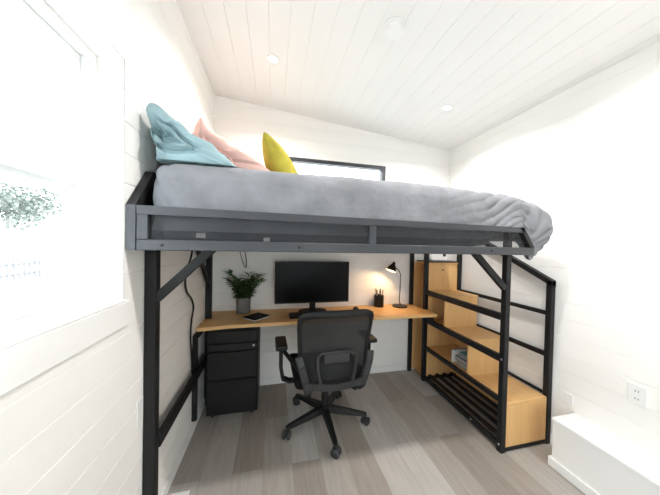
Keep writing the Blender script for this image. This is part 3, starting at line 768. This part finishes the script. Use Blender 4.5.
# ------------------------------------------------------------------ books in the staircase cubby
def book(x0, x1, y0, y1, z0, z1, mk, lb, rz=0, pg='pages'):
    c = Vector(((x0+x1)/2, (y0+y1)/2, z0))
    r_ = thing('book', c, lb, 'book', 'books in the staircase cubby', rz=rz)
    t = min(z1-z0, .004) if (z1-z0) < (x1-x0) else .003
    if (z1-z0) < (x1-x0):
        B((x0, y0, z0), (x1, y1, z0+.002)).build('cover', M[mk], r_); B((x0+.003, y0+.003, z0+.002), (x1-.003, y1-.003, z1-.002)).build('pages', M[pg], r_); B((x0, y0, z1-.002), (x1, y1, z1)).build('cover', M[mk], r_)
    else:
        B((x0, y0, z0), (x1, y0+.002, z1)).build('cover', M[mk], r_); B((x0+.003, y0+.002, z0+.003), (x1-.003, y1-.002, z1-.003)).build('pages', M[pg], r_); B((x0, y1-.002, z0), (x1, y1, z1)).build('cover', M[mk], r_)
    return r_
bz = .3665
book(1.65, 1.85, 1.735, 1.87, bz, bz+.05, 'booktan', 'thick brown book at the bottom of the stack in the staircase cubby')
book(1.64, 1.84, 1.73, 1.88, bz+.0505, bz+.085, 'bookblue', 'navy book lying on the thick brown one in the staircase cubby')
book(1.655, 1.83, 1.735, 1.865, bz+.0855, bz+.105, 'bookgrey', 'pale blue-grey book on top of the navy one in the cubby', .08)
book(1.66, 1.80, 1.745, 1.85, bz+.1055, bz+.122, 'bookteal', 'thin teal book topmost of the stack in the staircase cubby', -.1)
book(1.645, 1.80, 1.915, 1.935, bz, bz+.115, 'bookgrey', 'upright book with pale page edges standing behind the stacked books', pg='paper')

# ------------------------------------------------------------------ cords
def cord(name, pts, r, label, mk='black'):
    P_ = [Vector(p) for p in pts]; out = []
    for i in range(len(P_)-1):
        a, b, c, d = P_[max(i-1, 0)], P_[i], P_[i+1], P_[min(i+2, len(P_)-1)]
        for t in range(6):
            t /= 6; out.append(.5*((2*b)+(c-a)*t+(2*a-5*b+4*c-d)*t*t+(3*b-a-3*c+d)*t**3))
    out.append(P_[-1])
    o = MB().tube(out, r, 7).build(name, M[mk], loc=P_[0], smooth=True)
    return tag(o, label, 'cord')
cord('power_cord', [(-.555, 1.86, 1.405), (-.557, 1.83, 1.33), (-.562, 1.75, 1.22), (-.562, 1.765, 1.12), (-.562, 1.87, 1.04), (-.562, 1.915, .97), (-.563, 1.88, .88), (-.563, 1.865, .79), (-.564, 1.88, .70), (-.564, 1.9, .60), (-.564, 1.91, .50)], .0065, 'black power cord hanging down the left wall from the bed')
cord('hanging_cord', [(-.325, 2.47, 1.405), (-.318, 2.49, 1.33), (-.295, 2.497, 1.245), (-.27, 2.50, 1.20), (-.262, 2.497, 1.24), (-.272, 2.49, 1.33), (-.285, 2.47, 1.405)], .0035, 'thin dark cord looping down the back wall above the plant', 'charcoal')

# ------------------------------------------------------------------ outlets, lights, detector, floor tile
def plate(nm, c, n, w, h, label, cat, slots=True, grp=None):
    c, n = Vector(c), Vector(n); u = Vector((0, 1, 0))
    lo = c - u*w/2 - Vector((0, 0, h/2)); hi = c + u*w/2 + Vector((0, 0, h/2)) + n*.006
    r_ = thing(nm, c, label, cat, grp)
    B([min(lo[i], hi[i]) for i in range(3)], [max(lo[i], hi[i]) for i in range(3)], .002).build('cover_plate', M['plastic'], r_)
    if slots:
        for dz in (-.022, .022):
            for dy in (-.006, .006):
                a = c + n*.006 + Vector((0, dy, dz)); B((a.x-.0012, a.y-.0013, a.z-.005), (a.x+.0012, a.y+.0013, a.z+.005)).build('slot', M['slot'], r_)
    return r_
plate('wall_outlet', (XR-.0005, .925, .625), (-1, 0, 0), .075, .115, 'white double outlet on the right wall above the boxed ledge', 'outlet')
plate('wall_outlet', (XR-.0005, 1.25, .40), (-1, 0, 0), .06, .07, 'small white plate on the right wall by the staircase foot', 'outlet', False)
plate('switch_plate', (XL+.0005, 1.235, .675), (1, 0, 0), .05, .115, 'white switch plate on the left wall beside the bed post', 'switch', False)
def on_ceiling(x, y): return Vector((x, y, zc(x)))
nC = Vector((KC, 0, -1)).normalized()
lights = [(-.03, 1.836, 'recessed ceiling light above the pillows near the left wall'), (1.442, 1.831, 'recessed ceiling light near the right wall above the bed end'), (.55, .75, 'added ceiling light out of view on the left above the camera'), (1.5, .75, 'added ceiling light out of view on the right above the camera')]  # front pair is unseen, added to brighten the front floor and walls
for x, y, lb in lights:
    c = on_ceiling(x, y) + nC*.001
    r_ = thing('ceiling_light', c, lb, 'ceiling light', 'recessed ceiling lights')
    MB().lathe([(.030, 0), (.030, .004), (.042, .004), (.045, 0)], c, 28, nC).build('trim_ring', M['plastic'], r_, smooth=True)
    MB().lathe([(0, .0025), (.0298, .0025), (.0298, 0), (0, 0)], c, 28, nC).build('lens', M['downlight'], r_, smooth=True)
c = on_ceiling(.67, 1.315) + nC*.001
sd = thing('smoke_detector', c, 'round white smoke detector on the ceiling above the bed', 'smoke detector')
MB().lathe([(0, .038), (.04, .038), (.052, .03), (.055, .012), (.055, 0), (0, 0)], c, 32, nC).build('housing', M['plastic'], sd, smooth=True)
MB().lathe([(.056, 0), (.066, 0), (.066, .010), (.056, .012)], c, 32, nC).build('mounting_ring', M['plastic'], sd, smooth=True)
fv = thing('floor_vent', (-.5, 1.43, 0), 'small cream vent cover on the floor by the left bed post', 'vent')
B((-.548, 1.30, .001), (-.45, 1.515, .006), .002).build('plate', M['plastic'], fv)
mb = MB()
for k in range(8): mb.box((-.535, 1.325+k*.022, .006), (-.463, 1.335+k*.022, .0085), .001)
mb.build('louvers', M['plastic'], fv)

# ------------------------------------------------------------------ outside
st(B((-60, -40, -.55), (60, 60, -.45)).build('ground', M['ground'], loc=(0, 0, -.45)))
fn = thing('yard_fence', (-11, 12, -.45), 'grey picket fence across the yard outside the left window', 'fence')
k = 0; y = 9.4
while y < 14.6:
    B((-11.02, y, -.45), (-10.98, y+.11, .52+.03*math.sin(k*1.7)), .005).build('picket', M['fence'], fn); y += .24; k += 1
B((-11.06, 9.4, .2), (-11.021, 14.7, .28)).build('fence_rail', M['fence'], fn); B((-11.06, 9.4, -.25), (-11.021, 14.7, -.17)).build('fence_rail', M['fence'], fn)
rt = random.Random(5)
for (x, y, h, lb) in ((-16.5, 19.5, 4.6, 'tree outside the left window, left one behind the fence'), (-17.5, 22.6, 5.4, 'tree outside the left window, right one behind the fence'), (-15.5, 16.2, 5.2, 'tree outside nearest the edge of the left window')):
    t = thing('tree', (x, y, -.45), lb, 'tree', 'trees outside the window')
    MB().tube([(x, y, -.45), (x+.05, y, 1.2), (x, y+.05, h-1.2)], [.16, .12, .05], 10).build('trunk', M['bark'], t, smooth=True)
    mb = MB()
    for q in range(900):
        a, b, rr = rt.uniform(0, 2*PI), rt.uniform(-1, 1), rt.random()**.4
        s2 = math.sqrt(1-b*b); p = Vector((x+1.7*rr*s2*math.cos(a), y+1.7*rr*s2*math.sin(a), h-1.35+1.35*rr*b))
        d = Vector((rt.uniform(-1, 1), rt.uniform(-1, 1), rt.uniform(-.6, .6))).normalized(); leaf_blade(mb, p, d, .28, .1, Vector((0, .2, 1)))
    mb.build('crown', M['hedge'], t, fix=False)

# ------------------------------------------------------------------ light
w = bpy.data.worlds.new('overcast_sky'); S.world = w; w.use_nodes = True
nt = w.node_tree; bg = nt.nodes['Background']
bg.inputs['Color'].default_value = (.87, .94, 1.0, 1); bg.inputs['Strength'].default_value = 8.0
def portal(name, loc, rot, sx, sy):
    l = bpy.data.lights.new(name, 'AREA'); l.shape = 'RECTANGLE'; l.size = sx; l.size_y = sy; l.cycles.is_portal = True
    o = bpy.data.objects.new(name, l); C.objects.link(o); o.location = loc; o.rotation_euler = rot
portal('window_portal', (XL-.2, (WY0+WY1)/2, (WZ0+WZ1)/2), (0, -PI/2, 0), WZ1-WZ0, WY1-WY0)
portal('window_portal', (XL-.2, (W2Y0+W2Y1)/2, (WZ0+WZ1)/2), (0, -PI/2, 0), WZ1-WZ0, W2Y1-W2Y0)
portal('added_door_portal', ((DX0+DX1)/2, YF-.12, DZ1/2), (PI/2, 0, 0), DX1-DX0, DZ1)
portal('window_portal', ((BX0+BX1)/2, YB+.1, (BZ0+BZ1)/2), (-PI/2, 0, 0), BX1-BX0, BZ1-BZ0)
def lamp(name, loc, energy, col, rad, direction, spot=None, blend=.5):
    l = bpy.data.lights.new(name, 'SPOT' if spot else 'POINT'); l.energy = energy; l.color = col; l.shadow_soft_size = rad
    if spot: l.spot_size = spot; l.spot_blend = blend
    o = bpy.data.objects.new(name, l); C.objects.link(o); o.location = loc
    o.rotation_euler = Vector(direction).to_track_quat('-Z', 'Y').to_euler()
for x, y, lb in lights:
    lamp('downlight_beam', on_ceiling(x, y)+nC*.03, 45 if y > 1.5 else 64, (1, .97, .94), .03, (0, 0, -1), math.radians(150), .6)  # beams of the front pair are added fill from out of view
lamp('desk_lamp_glow', hd+ax*.062, 5.2, (1, .60, .29), .015, ax, math.radians(150), .5)

# ------------------------------------------------------------------ camera
cam = bpy.data.cameras.new('camera'); co = bpy.data.objects.new('camera', cam); C.objects.link(co)
R_ = Vector((0.97390284, -0.22594509, 0.02149576)); U_ = Vector((-0.01743348, 0.01995927, 0.99964879)); F_ = Vector((0.22629478, 0.97393554, -0.01549938))
mw = Matrix((R_, U_, -F_)).transposed().to_4x4(); mw.translation = Vector((0, 0, 1.45)); co.matrix_world = mw
cam.sensor_width = 36; cam.sensor_fit = 'HORIZONTAL'; cam.lens = 36*240.8/660; cam.clip_start = .02; cam.clip_end = 300
S.camera = co
S.view_settings.view_transform = 'Standard'; S.view_settings.look = 'None'; S.view_settings.gamma = 1; S.view_settings.exposure = 0.0
S.cycles.max_bounces = 10; S.cycles.diffuse_bounces = 7; S.cycles.transparent_max_bounces = 16; S.cycles.use_denoising = True
S.cycles.sample_clamp_indirect = 8
